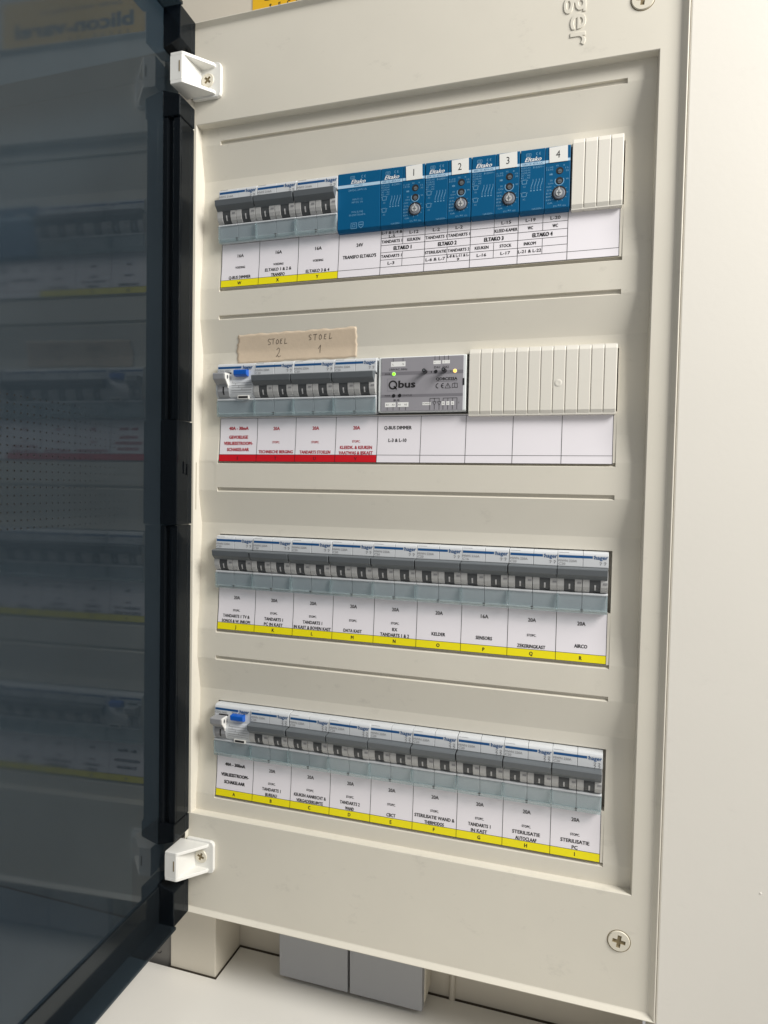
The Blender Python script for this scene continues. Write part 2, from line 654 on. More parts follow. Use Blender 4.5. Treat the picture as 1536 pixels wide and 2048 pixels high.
def put_screw(me, x, y, d, parent, ox=160, oy=NY1, od=0.0):
    o = bpy.data.objects.new('screw', me)
    COL.objects.link(o)
    o.parent = parent
    o.location = ((x - ox) * S, (d - od) * S, (oy - y) * S)
    return o


big = screw_mesh(7.0, 4.4, 0.12)
for (x, y) in ((329.3, 481.8), (325.0, -167.6)):
    put_screw(big, x, y, -8.85, board)
    g = MB().ring(x, y, 7.45, 0.55, -8.05)
    bpart('screw_rim', g, 'screw_core')

# ---- hinge brackets
small = screw_mesh(5.2, 3.2, 0.75)
small2 = screw_mesh(5.2, 3.2, 0.35)


def bracket(y0, y1, sc):
    yc = (y0 + y1) / 2
    b = bpy.data.objects.new('hinge_bracket', None)
    COL.objects.link(b)
    b.parent = board
    b.location = (-160 * S, 0, NY1 * S)
    pl = MB()
    c = 3.5
    pl.prism_d([(-21, y0), (5.0 - c, y0), (5.0 - 1, y0 + 1), (5.0, y0 + c), (5.0, y1 - c), (5.0 - 1, y1 - 1), (5.0 - c, y1), (-21, y1)], -8.1, -11.6)
    o = obj('mounting_plate', pl, 'bracket_white', b, bevel=0.5)
    arm = [(-27.2, -33.5), (-16.6, -33.5), (-15.4, -32.6), (0.4, -13.6), (0.4, -11.0), (-27.2, -11.0)]
    for a0, a1 in ((y0 + 1.6, y0 + 4.4), (y1 - 4.4, y1 - 1.6)):
        obj('arm', MB().prism_y(arm, a0, a1), 'bracket_white', b, bevel=0.5)
    blk = MB().prism_y([(-27.2, -33.45), (-16.7, -33.45), (-15.6, -32.4), (-12.6, -11.5), (-27.2, -11.5)], y0 + 4.35, y1 - 4.35)
    obj('hinge_block', blk, 'bracket_white', b)
    obj('slot', MB().box(-19.3, -18.3, yc - 5.0, yc + 3.5, -33.6, -33.2), 'screw_core', b)
    o = bpy.data.objects.new('screw', sc)
    COL.objects.link(o)
    o.parent = b
    o.location = (-6.6 * S, -12.5 * S, -yc * S)
    return b


bracket(-178.5, -151.0, small)
bracket(467.5, 495.0, small2)

# ---- smoked door, opened square to the board
TH = math.radians(2.75)
door = bpy.data.objects.new('door', None)
COL.objects.link(door)
door.parent = board
tag(door, 'smoked transparent door swung open, mirroring the board')
# local axes of the door: u outwards from the hinge, w towards the board's inside
Mloc = Matrix((
    (math.sin(TH), math.cos(TH), 0, (-35.0 - 160) * S),
    (-math.cos(TH), math.sin(TH), 0, -10.0 * S),
    (0, 0, 1, NY1 * S),
    (0, 0, 0, 1)))
door.matrix_local = Mloc


def dpart(name, boxes, material, bevel=0.5, **kw):
    """boxes (u0,u1,w0,w1,y0,y1) in door coordinates"""
    mb = MB()
    for (u0, u1, w0, w1, y0, y1) in boxes:
        mb.box(u0, u1, y0, y1, w0, w1)
    return obj(name, mb, material, door, bevel=bevel, **kw)


DW = 372.0
DY0, DY1 = -214.5, 533.5
dpart('pane', [(1.0, DW, -2.6, 0.0, DY0, DY1)], 'smoke', 0.0)
# hinge side beam: end pieces, middle block and fluted lengths
BW = 15.6


def chamfer_beam(y0, y1, ct, cb, name='hinge_beam'):
    mb = MB()
    mb.prism_x([(y0, 0.1), (y0 + ct, BW), (y1 - cb, BW), (y1, 0.1)], 1.2, 24.0)
    return obj(name, mb, 'smoke_rim', door, bevel=0.7)


chamfer_beam(DY0 + 1, -181.5, 0, 6)
chamfer_beam(-151.0 + 2, -128.0, 5, 0)
chamfer_beam(498.0, DY1 - 1, 5, 0)
chamfer_beam(446.0, 465.0, 0, 5)
chamfer_beam(113.0, 198.0, 0, 0)
for (a, b) in ((-128.0, 113.0), (198.0, 446.0)):
    dpart('fluted_beam', [(1.2, 20.0, 0.1, BW - .6, a + .6, b - .6), (20.1, 23.2, 0.1, 4.6, a + .6, b - .6), (20.1, 22.2, 9.0, BW - .6, a + .6, b - .6)], 'smoke_rim', 0.35)
dpart('latch', [(6.0, 10.5, BW, BW + 1.2, 148, 157), (12.0, 15.0, BW, BW + .8, 146, 156)], 'smoke_rim', 0.2)
# top, bottom and free-side rims
dpart('bottom_rim', [(24.1, DW, 0.1, 18.0, DY1 - 2.6, DY1), (24.1, DW - 3, 0.1, 2.2, 500, DY1 - 2.7)], 'smoke_edge', 0.5)
dpart('top_rim', [(24.1, DW, 0.1, 18.0, DY0, DY0 + 2.6)], 'smoke_edge', 0.5)
dpart('side_rim', [(DW - 2.6, DW, 0.1, 18.0, DY0 + 2.7, DY1 - 2.7)], 'smoke_rim', 0.5)
dm = MB()
for i in range(29):
    for j in range(17):
        u = 46 + 5.1 * i
        y = 114 + 4.95 * j
        h_ = .16 + .42 * i / 28
        if u < 62:
            continue
        dm.box(u - h_, u + h_, y - h_ * .9, y + h_ * .9, 0.02, 0.12)
o = obj('dot_pattern', dm, 'dot_dark', door)
tag(o, kind='stuff')

# ------------------------------------------------------------------ devices
DEV_D = 0.0
ROWY = [0.0, P, 2 * P, 3 * P]
GB = 'two pole breakers clipped in rows'


def breaker_proto(model, curve, rowkind):
    e = thing('circuit_breaker', (0, 0, 0), 'proto', 'breaker', GB)
    body = [(-80.6, 11), (-80.6, -0.4), (-80.25, -1.9), (-79.4, -3.0), (-78.2, -3.55), (-70.0, -4.0), (-69.2, -3.2), (-69.0, 1.5),
            (-51.6, 1.5), (-51.4, -2.7), (-50.9, -4.0), (-49.9, -4.1), (-49.5, -3.2), (-38.0, -1.6), (-37.2, -0.6), (-37.0, 11)]
    cheek = [(-67.5, 1.4), (-67.5, -4.6), (-62, -6.2), (-59, -6.5), (-56, -6.1), (-53.6, -5.0), (-51.9, -3.2), (-51.5, -1.5), (-51.5, 1.4)]
    dark = [(y, d + 0.45 if d < 0 else d) for y, d in cheek]
    mb = MB()
    for k in (0, 1):
        mb.prism_x(body, 0.12 + 17.5 * k, 17.38 + 17.5 * k)
    obj('body', mb, 'breaker_grey', e, bevel=0.25)
    mb = MB()
    for k in (0, 1):
        x = 17.5 * k
        mb.prism_x(cheek, x + 0.2, x + 4.9)
        mb.prism_x(cheek, x + 12.4, x + 17.3)
    obj('housing_cheek', mb, 'breaker_cheek', e, bevel=0.15)
    mk = MB()
    for k in (0, 1):
        x = 17.5 * k
        mb = MB().prism_x(dark, x + 5.0, x + 12.3)
        dr = obj('drum', mb, 'drum_dark', e)
        q = MB()
        q.add([(x + 8.2, -57.6, -6.05), (x + 9.3, -57.6, -6.05), (x + 9.3, -56, -5.85), (x + 8.2, -56, -5.85), (x + 9.3, -53.6, -4.75), (x + 8.2, -53.6, -4.75)], [(0, 1, 2, 3), (3, 2, 4, 5)])
        obj('on_mark', q, 'mark_white', dr)
        mk.add([(x + 14.2, -59.4, -6.65), (x + 17.0, -59.4, -6.65), (x + 17.0, -58.0, -6.58), (x + 14.2, -58.0, -6.58)], [(0, 1, 2, 3)])
    obj('cheek_print', mk, 'print_grey', e)
    hp = [(-69.6, -3.6), (-69.3, -9.6), (-68.7, -10.8), (-64.6, -10.0), (-63.9, -9.5), (-60.8, -6.0), (-60.6, -4.8), (-61.4, -3.6)]
    obj('handle', MB().prism_x(hp, 0.25, 34.45), 'handle_grey', e, bevel=0.3)
    # print
    fd = -3.85
    obj('brand_stripe', MB().add([(0.9, -77.75, -3.64), (24.2, -77.75, -3.64), (24.2, -76.0, -3.74), (0.9, -76.0, -3.74)], [(0, 1, 2, 3)]), 'brand_blue', e)
    t = MB().text('hager', 29.9, -76.9, 2.8, -3.80, width=8.8, bold=.6)
    t.quad(25.0, 25.4, -77.9, -77.4, -3.8).quad(25.0, 25.4, -76.4, -75.9, -3.8)
    obj('brand_lettering', t, 'brand_blue', e)
    t = MB().text(model, 0.9, -73.9, 1.7, -4.0, width=12.6, align='L').text(curve, 0.9, -71.6, 1.7, -4.05, width=4.6, align='L')
    for kx in (29.6, 32.6):
        for yy in ((-72.6,) if rowkind < 3 else (-72.9, -70.9)):
            t.line([(kx - .6, yy - .9), (kx + .2, yy - 1.1), (kx + .7, yy - .4), (kx, yy + .3), (kx, yy + .9)], 0.35, -4.08)
    t.quad(1, 8, -79.7, -79.4, -3.0)
    obj('type_print', t, 'print_grey', e)
    # clear label holder
    h = MB().prism_x([(-49.4, -4.6), (-39.4, -3.9), (-39.4, -3.2), (-49.4, -3.7)], 0.3, 34.7)
    hd = obj('label_holder', h, 'holder_clear', e, bevel=0.15)
    obj('holder_lip', MB().prism_x([(-39.5, -4.3), (-38.6, -4.6), (-36.4, -3.6), (-36.2, -1.4), (-39.5, -3.0)], 0.2, 34.8), 'holder_edge', hd, bevel=0.2)
    for x0 in (0.2, 34.0):
        obj('holder_end', MB().prism_x([(-49.5, -4.9), (-39.5, -4.4), (-39.5, -2.9), (-49.5, -3.6)], x0, x0 + .8), 'holder_edge', hd)
    obj('clip', MB().box(16.7, 18.4, -39.5, -38.7, -4.75, -4.2).box(16.9, 18.2, -37.9, -37.3, -4.5, -3.9), 'drum_dark', hd)
    return e


def rcd_proto():
    e = thing('residual_current_switch', (0, 0, 0), 'proto', 'switch', 'residual current switches at row starts')
    body = [(-80.6, 11), (-80.6, -0.4), (-80.25, -1.9), (-79.4, -3.0), (-78.2, -3.55), (-67.0, -4.0), (-66.4, -4.6), (-62, -6.0), (-58.5, -6.2), (-55, -5.4), (-52.6, -4.4), (-51.6, -3.0),
            (-51.3, -2.7), (-50.9, -4.0), (-49.9, -4.1), (-49.5, -3.2), (-38.0, -1.6), (-37.2, -0.6), (-37.0, 11)]
    obj('body', MB().prism_x(body, 0.12, 34.88), 'breaker_grey', e, bevel=0.25)
    # lever at left with a pale flank
    lv = [(-71.8, -3.8), (-71.6, -12.0), (-70.8, -12.6), (-66.6, -12.0), (-62.6, -7.2), (-62.8, -5.5)]
    lever = obj('lever', MB().prism_x(lv, 1.0, 11.4), 'rcd_handle', e, bevel=0.3)
    fk = [(-71.8, -3.8), (-71.6, -12.0), (-70.6, -12.4), (-66.8, -11.8), (-61.4, -7.2), (-59.6, -6.9), (-59.4, -5.2)]
    obj('lever_flank', MB().prism_x(fk, 11.5, 12.5), 'bracket_white', lever, bevel=0.2)
    o = MB().disc(0, 0, 1.1, 0, 0.1, 14)
    o.v = [(12.62, y * 1.6 - 68.6, x - 8.8) for x, y, d in o.v[:14]]
    o.f = [list(range(14))]
    obj('flank_hole', o, 'drum_dark', lever)
    dr = obj('drum', MB().prism_x([(-63, -3), (-61.5, -6.6), (-57, -6.7), (-53.2, -5.3), (-51.8, -3.4), (-51.8, -2)], 2.0, 12.6), 'rcd_handle', e)
    q = MB().add([(7.1, -60.8, -6.8), (8.3, -60.8, -6.8), (8.3, -57, -6.9), (7.1, -57, -6.9), (8.3, -54.2, -5.85), (7.1, -54.2, -5.85)], [(0, 1, 2, 3), (3, 2, 4, 5)])
    obj('on_mark', q, 'print_black', dr)
    obj('test_button', MB().prism_x([(-74.6, -3.6), (-74.3, -8.0), (-73.6, -8.4), (-70.4, -8.2), (-69.2, -6.6), (-69.0, -3.6)], 17.6, 29.6), 'button_blue', e, bevel=0.4)
    obj('slot', MB().box(4.6, 13.4, -72.9, -71.7, -4.1, -3.6), 'print_black', e)
    wn = obj('window_frame', MB().box(20.2, 30.6, -53.6, -50.6, -5.7, -3.5), 'bracket_white', e, bevel=0.2)
    obj('window', MB().box(21.2, 29.8, -52.9, -51.2, -5.8, -5.4), 'print_black', wn)
    obj('brand_stripe', MB().add([(0.9, -77.75, -3.64), (22.6, -77.75, -3.64), (22.6, -76.0, -3.74), (0.9, -76.0, -3.74)], [(0, 1, 2, 3)]), 'brand_blue', e)
    obj('brand_lettering', MB().text('hager', 28.6, -76.9, 2.7, -3.80, width=8.6, bold=.9), 'brand_blue', e)
    t = MB().text('CDN 240D', 0.9, -74.3, 1.6, -3.95, width=11.5, align='L').text('40A 0,03 A', 16.6, -75.1, 1.2, -3.95, width=15, align='L')
    for r_ in range(5):
        yy = -64.0 + 2.0 * r_
        dd = -5.7 if r_ in (0, 4) else -6.3
        t.quad(15.0, 33.5, yy, yy + .28, dd)
        t.quad(15.5 + 3 * r_, 15.8 + 3 * r_, yy - 1.4, yy, dd)
    t.text('TEST', 26, -48.0, 1.3, -4.75, width=8)
    obj('type_print', t, 'print_grey', e)
    h = MB().prism_x([(-49.4, -4.6), (-39.4, -3.9), (-39.4, -3.2), (-49.4, -3.7)], 0.3, 34.7)
    hd = obj('label_holder', h, 'holder_clear', e, bevel=0.15)
    obj('holder_lip', MB().prism_x([(-39.5, -4.3), (-38.6, -4.6), (-36.4, -3.6), (-36.2, -1.4), (-39.5, -3.0)], 0.2, 34.8), 'holder_edge', hd, bevel=0.2)
    for x0 in (0.2, 34.0):
        obj('holder_end', MB().prism_x([(-49.5, -4.9), (-39.5, -4.4), (-39.5, -2.9), (-49.5, -3.6)], x0, x0 + .8), 'holder_edge', hd)
    return e


pr_c20 = breaker_proto('MWN 220A', 'C20', 1)
pr_c20b = breaker_proto('MWN 220A', 'C20', 3)
pr_c16 = breaker_proto('MWS 216A', 'C16', 1)
pr_rcd = rcd_proto()
used = set()


def place(proto, row, cell, label, dy=0.0):
    o = proto if proto.name not in used else copy_tree(proto)
    used.add(proto.name)
    o.location = W(35.0 * cell + random.uniform(-.1, .1), ROWY[row] + dy, random.uniform(-.25, .15))
    o.rotation_euler = (random.uniform(-.006, .006), random.uniform(-.0035, .0035), random.uniform(-.006, .006))
    o['label'] = label
    return o


for k, L in enumerate('WXY'):
    place(pr_c16, 0, k, 'two pole breaker with grey handle in top row above yellow letter ' + L, 0.6)
place(pr_rcd, 1, 0, 'residual current switch with blue button in second row above red label S')
for k, (L, w) in enumerate((('T', 'red label TECHNISCHE BERGING'), ('U', 'red label TANDARTS STOELEN'), ('V', 'red label KLEEDK. & KEUKEN'))):
    place(pr_c20, 1, 1 + k, 'two pole breaker with grey handle in second row above ' + w)
for k, L in enumerate('JKLMNOPQR'):
    place(pr_c16 if L == 'P' else pr_c20, 2, k, 'two pole breaker with grey handle in third row above yellow letter ' + L)
place(pr_rcd, 3, 0, 'residual current switch with blue button in bottom row above yellow letter A')
for k, L in enumerate('BCDEFGHI'):
    place(pr_c20b, 3, 1 + k, 'two pole breaker with grey handle in bottom row above yellow letter ' + L)


# ---- blue relay modules
def module_body(w, split):
    prof = [(-80.2, 11), (-80.2, -2.4), (-79.5, -3.1), (-36.8, -3.1), (-34.9, -1.2), (-34.9, 11)]
    mb = MB()
    if split:
        mb.prism_x(prof, 0.15, 17.45).prism_x(prof, 17.6, w - .15)
    else:
        mb.prism_x(prof, 0.15, w - .15)
    return mb


FD = -3.16


def small_marks(t, e_):
    t.quad(4.0, 7.6, -77.3, -77.0, FD).quad(4.0, 7.6, -75.2, -74.9, FD)
    for k in range(4):
        t.quad(4.0 + 1.1 * k, 4.3 + 1.1 * k, -77.3, -74.9, FD)


def ce(t, x, y, h, d, w=None):
    r = h / 2
    w = w or h * .16
    t.ring(x, y, r - w, w, d, 14, math.pi * .5, math.pi * 1.5)
    t.ring(x + h * 1.05, y, r - w, w, d, 14, math.pi * .5, math.pi * 1.5)
    t.quad(x + h * .62, x + h * 1.02, y - w / 2, y + w / 2, d)


def transformer():
    e = thing('transformer_module', (105.0, 0, 0), 'plain blue transformer module between the breakers and the numbered modules', 'module')
    obj('body', module_body(35.2, False), 'module_blue', e, bevel=0.35)
    obj('band', MB().quad(0.3, 34.9, -70.9, -68.6, FD), 'module_pale', e)
    t = MB()
    small_marks(t, e)
    for i in range(len(t.v)):
        t.v[i] = (t.v[i][0] + 6.5, t.v[i][1], t.v[i][2])
    ce(t, 20.6, -76.2, 2.2, FD)
    t.text('24VDC-24W/1A', 16.5, -66.4, 1.5, FD, width=15)
    t.text('INPUT 1-3', 16.5, -59.2, 1.3, FD, width=8).text('MP DC 1A', 16.5, -57.0, 1.3, FD, width=9)
    t.text('P/N [L/N]', 16.5, -49.6, 1.3, FD, width=9).text('50-230V 50-60Hz', 16.5, -47.3, 1.3, FD, width=13.5)
    t.line([(11.6, -41.2), (16.2, -41.2), (16.2, -36.9), (11.6, -36.9), (11.6, -41.2)], .35, FD).line([(12.9, -40.1), (14.9, -40.1), (14.9, -38.2), (12.9, -38.2), (12.9, -40.1)], .3, FD)
    t.line([(18.0, -41.4), (21.6, -41.4), (21.6, -38.6), (19.8, -36.9), (18, -38.6), (18, -41.4)], .4, FD).line([(18.7, -39.5), (20.9, -39.5)], .5, FD)
    obj('print', t, 'module_print', e)
    obj('brand_lettering', MB().text('Eltako', 17.0, -72.8, 3.0, FD, width=12, shear=0.35, bold=.5), 'print_white', e)
    obj('type_lettering', MB().text('WNT12', 17.0, -69.75, 1.2, FD - .05, width=7), 'module_blue', e)
    return e


transformer()


def relay(num):
    x0 = 140.2 + 35.2 * (num - 1)
    e = thing('relay_module', (x0, 0, 0), ('blue relay module with white sticker 1 next to the transformer', 'blue relay module second from the transformer, white sticker 2', 'blue relay module second from the short blanking strip, white sticker 3', 'blue relay module with white sticker 4 beside the short blanking strip')[num - 1], 'module', 'numbered blue relay modules')
    obj('body', module_body(35.0, True), 'module_blue', e, bevel=0.35)
    obj('band', MB().quad(0.3, 17.4, -70.8, -68.5, FD).quad(17.7, 34.8, -70.8, -68.9, FD), 'module_pale', e)
    t = MB()
    small_marks(t, e)
    ce(t, 12.0, -76.4, 2.0, FD)
    for k in range(5):
        t.text(('B1(A1)-A2', 'B1(14)-A2', '(1)(34)-44', 'A1 - A2', 'B1 - A2')[k], 0.8, -67.2 + 1.75 * k, 1.1, FD, width=6.4, align='L')
    t.text('8-230V~', 16.6, -67.0, 1.4, FD, width=7.5, align='R')
    for yy in (-57.4, -48.4):
        t.line([(1.6, yy - 1.4), (4.8, yy - 1.4), (4.8, yy + 1.4), (1.6, yy + 1.4), (1.6, yy - 1.4)], .35, FD)
        t.line([(0.8, yy - 1.0), (1.6, yy - 1.0)], .35, FD).line([(4.8, yy - 1.0), (5.6, yy - 1.0)], .35, FD)
        t.text('A2', 3.2, yy + 3.4, 1.1, FD, width=1.8)
    for k in range(4):
        x = 8.0 + 2.2 * k
        t.line([(x, -51.8), (x, -53.2), (x + 1.3, -57.2), (x + 1.3, -58.6)], .35, FD)
        t.quad(x - .5, x + .5, -51.0, -50.3, FD)
    t.text('16A/250V~', 16.6, -37.6, 1.2, FD, width=7.6, align='R')
    cx = 27.7
    for k in range(9):
        a = math.pi * (0.20 + 0.165 * k) if False else math.radians(-35 + 34 * k)
        r0, r1 = 5.1, 6.1
        t.line([(cx + r0 * math.cos(a), -47.0 + r0 * math.sin(a)), (cx + r1 * math.cos(a), -47.0 + r1 * math.sin(a))], .25, FD)
    for k in range(7):
        t.text(('ON', 'OFF', '2S', 'ES', 'ER', 'ESV', 'GR')[k], 20.6 + (0.9 if k in (0, 6) else 0), -54.2 + 2.3 * k, 1.0, FD, width=3.6)
        if k < 3:
            t.text(('ETS', 'RS', 'GS')[k], 25.0 + 3.2 * k, -38.4 if k % 2 else -38.0, 1.0, FD, width=2.2)
    t.text('1-10', 20.8, -65.6, 1.1, FD, width=4.6).text('1S10', 20.8, -64.0, 1.1, FD, width=4.6)
    t.text('15', 32.6, -64.2, 1.1, FD, width=2).text('30', 32.8, -62.2, 1.1, FD, width=2).text('05', 26.0, -66.3, 1.0, FD, width=1.8).text('8', 30.6, -66.2, 1.0, FD, width=1)
    t.text('min', 21.8, -60.8, 1.6, FD, width=2.0, bold=1).text('50', 22.0, -56.3, 1.1, FD, width=1.8).text('90', 33.0, -56.5, 1.1, FD, width=1.8)
    t.ring(cx, -55.6, 2.75, .55, FD, 24, math.radians(-30), math.radians(210))
    obj('print', t, 'module_print', e)
    obj('brand_lettering', MB().text('Eltako', 9.0, -72.9, 2.9, FD, width=11.6, shear=0.35, bold=.5), 'print_white', e)
    obj('type_lettering', MB().text('ESR12Z-4DX-UC', 8.9, -69.65, 1.3, FD - .05, width=14.5), 'module_blue', e)
    # trimmer openings and dial
    for yy in (-62.6, -55.6):
        kb = obj('trimmer', MB().disc(cx, yy, 2.55, FD - .02, FD + .1, 26), 'print_black', e)
        obj('trimmer_core', MB().disc(cx + .2, yy + .5, 1.5, FD - .25, FD - .05, 18).box(cx - .9, cx + 1.3, yy + .25, yy + .75, FD - .4, FD - .2), 'handle_grey', kb)
    well = obj('dial_well', MB().disc(cx, -47.0, 5.0, FD - .02, FD + .1, 32), 'print_black', e)
    dial = obj('dial', MB().disc(cx, -46.6, 3.7, FD - 1.2, FD - .1, 32, 4.2), 'knob_grey', e, bevel=0.2)
    pd = FD - 1.25
    obj('pointer', MB().disc(cx, -46.6, 2.2, pd - .4, pd, 26).add([(cx - .9, -49.0, pd - .1), (cx + .9, -49.0, pd - .1), (cx, -51.0, pd - .1)], [(0, 1, 2)]), 'knob_light', dial)
    obj('pointer_cross', MB().box(cx - .3, cx + .3, -48.3, -44.9, pd - .52, pd - .4).box(cx - 1.3, cx + 1.3, -46.9, -46.3, pd - .5, pd - .4), 'handle_grey', dial)
    # number sticker, a little crooked
    a = random.uniform(-.03, .03)
    st = MB()
    cs, sn = math.cos(a), math.sin(a)
    pr = [(-6.4, -5.3), (6.3, -5.5), (6.4, 5.4), (-6.2, 5.3)]
    cx2, cy2 = 26.6, -74.1
    st.prism_d([(cx2 + x * cs - y * sn, cy2 + x * sn + y * cs) for x, y in pr], FD - .28, FD - .05)
    so = obj('number_sticker', st, 'sticker_white', e)
    obj('numeral', MB().text(str(num), cx2 - .3, cy2, 5.0, FD - .33), 'print_black', so)
    return e


for nmb in (1, 2, 3, 4):
    relay(nmb)


# ---- grey dimmer module
def dimmer():
    e = thing('dimmer_module', (141.4, P, 0), 'grey dimmer module lettered Qbus with green and amber lights', 'module')
    X0, Y0 = 141.4, P

    def l(x, y):
        return (x - X0, y - Y0)
    prof = [(-80.4, 11), (-80.4, -2.0), (-79.6, -2.8), (-38.9, -2.8), (-38.0, -1.8), (-38.0, 11)]
    obj('shell', MB().prism_x(prof, 0.0, 68.6), 'dimmer_shell', e, bevel=0.8, seg=3)
    obj('face', MB().box(2.2, 66.6, -79.6, -38.6, -3.2, -1.5), 'dimmer_face', e, bevel=0.3)
    fd = -3.25
    obj('band', MB().quad(2.4, 66.4, -68.8, -66.2, fd).quad(2.4, 66.4, -51.4, -49.3, fd), 'dimmer_band', e)
    w = MB()
    for (a, b, c, d_) in ((151.4, 67.5, 163, 71.3), (184.8, 67.8, 190.6, 70.5), (191.6, 67.7, 197.5, 70.3), (147.2, 98.6, 155.8, 102.2), (157.3, 98.6, 166, 102.2), (176.9, 98.9, 183.4, 101.2), (191.8, 98.5, 194.2, 101.4), (195.4, 98.5, 197.8, 101.4), (199.0, 98.5, 201.4, 101.4)):
        (p, q), (r, s_) = l(a, b), l(c, d_)
        w.quad(p, r, q, s_, fd - .03)
    obj('terminal_field', w, 'print_white', e)
    t = MB()
    F = fd - .07

    def tx(s_, x, y, h, wd, bold=0):
        a, b = l(x, y)
        t.text(s_, a, b, h, F, width=wd, bold=bold)
    tx('L', 153.2, 69.6, 1.2, .9); tx('N', 161.2, 69.5, 1.2, 1.0)
    tx('230VAC 50Hz', 157.3, 73.4, 1.5, 14.6); tx('PWR', 149.0, 76.9, 1.2, 4.4)
    tx('+', 186.0, 69.2, .9, .9); tx('-', 189.3, 69.2, .5, .9); tx('+', 193.2, 69.1, .9, .9); tx('-', 196.2, 69.1, .5, .9)
    tx('DA1', 187.8, 72.8, 1.6, 4.4); tx('DA2', 194.5, 72.8, 1.6, 4.6)
    tx('1', 183.4, 76.2, 1.3, .6); tx('2', 198.4, 75.9, 1.3, .8)
    tx('QDBC02SA', 195.3, 81.6, 2.0, 16.2, 1)
    tx('PWR', 149.2, 93.5, 1.2, 4.4); tx('STATUS', 164.8, 93.4, 1.2, 7.4); tx('BUS', 156.4, 97.0, 1.5, 4.6)
    tx('A1', 148.9, 100.4, 1.2, 2.0); tx('A2', 153.8, 100.4, 1.2, 2.2); tx('A1', 158.7, 100.4, 1.2, 2.0); tx('A2', 163.7, 100.4, 1.2, 2.2)
    tx('0-24VDC', 180.1, 100.0, 1.0, 5.8); tx('C', 205.0, 99.6, 1.1, .9)
    tx('1', 193.0, 100.0, 1.2, .5); tx('2', 196.6, 100.0, 1.2, .8); tx('A', 200.2, 100.0, 1.2, 1.0)

    def ln(pts, wd=.28):
        t.line([l(*p) for p in pts], wd, F)
    for x in (153.2, 161.0):
        ln([(x, 64.8), (x, 67.5)])
    for x in (186.0, 189.4, 193.2, 196.4):
        ln([(x, 64.4), (x, 67.7)])
    for x in (149.0, 153.8, 158.8, 163.8):
        ln([(x, 102.3), (x, 104.6)])
    ln([(182.8, 104.6), (182.8, 96.1), (190.0, 96.1)])
    for x in (186.3, 190.0):
        ln([(x, 96.1), (x, 98.6)]); ln([(x - 1.3, 98.7), (x + 1.3, 98.7), (x, 101.3), (x - 1.3, 98.7)]); ln([(x, 101.3), (x, 104.6)])
    ln([(193, 98.5), (193, 96.1), (203.6, 96.1), (203.6, 104.6)])
    for x in (193.0, 196.6, 200.2):
        ln([(x, 96.1), (x, 98.5)]); ln([(x, 101.4), (x, 104.6)])
    ln([(187.0, 83.5), (203.3, 83.4)], .15)
    a, b = l(189.0, 86.8)
    ce(t, a, b, 3.9, F, .55)
    ln([(194.2, 88.6), (198.4, 88.6), (196.3, 84.9), (194.2, 88.6)], .3); ln([(196.3, 86.1), (196.3, 87.5)], .3)
    ln([(199.6, 88.4), (199.9, 85.4), (201.5, 85.0), (203.5, 85.3), (203.7, 88.4), (201.6, 88.2), (199.6, 88.4)], .3); ln([(201.6, 85.0), (201.6, 88.2)], .3)
    obj('print', t, 'print_black', e)
    # logo
    t = MB()
    a, b = l(153.3, 85.2)
    t.ring(a, b, 2.35, 1.15, F, 30)
    t.line([(a + 1.0, b + 1.2), (a + 2.9, b + 3.2)], 1.0, F)
    a, b = l(164.4, 85.0)
    t.text('bus', a, b - .2, 5.2, F, width=13.0, bold=1.2)
    a, b = l(148.9, 80.5)
    obj('logo', t, 'print_black', e)
    sq = MB().line([(a, b), (a + 7.6, b - .1)], .15, F).line([(a, b), (a + .1, b + 9.3)], .15, F).line([(a + .1, b + 9.3), (a + 9.0, b + 9.2)], .15, F)
    obj('logo_square', sq, 'dimmer_band', e)
    # pins, holes, lights
    for (x, y) in ((179.0, 75.9), (193.9, 75.6)):
        a, b = l(x, y)
        pn = obj('pin', MB().disc(a, b, 1.45, -9.6, -3.1, 24), 'pin_black', e, bevel=0.3)
        obj('pin_tip', MB().disc(a, b, .7, -9.75, -9.5, 16), 'handle_grey', pn)
    for (x, y) in ((186.9, 76.0), (154.1, 93.5), (158.9, 93.4)):
        a, b = l(x, y)
        obj('unlit_light', MB().disc(a, b, 1.35, -3.5, -3.1, 22), 'pin_black', e, bevel=0.15)
    for (x, y, m_) in ((153.8, 76.9, 'led_green'), (201.5, 76.0, 'led_amber')):
        a, b = l(x, y)
        lo = obj('light', MB().disc(a, b, 1.3, -3.6, -3.1, 22), m_, e, bevel=0.15)
        obj('light_rim', MB().ring(a, b, 1.3, .3, -3.34), 'dimmer_shell', lo)
    obj('side_clip', MB().box(66.2, 67.3, -62.5, -57.5, -3.4, -2.2), 'pin_black', e)
    return e


dimmer()


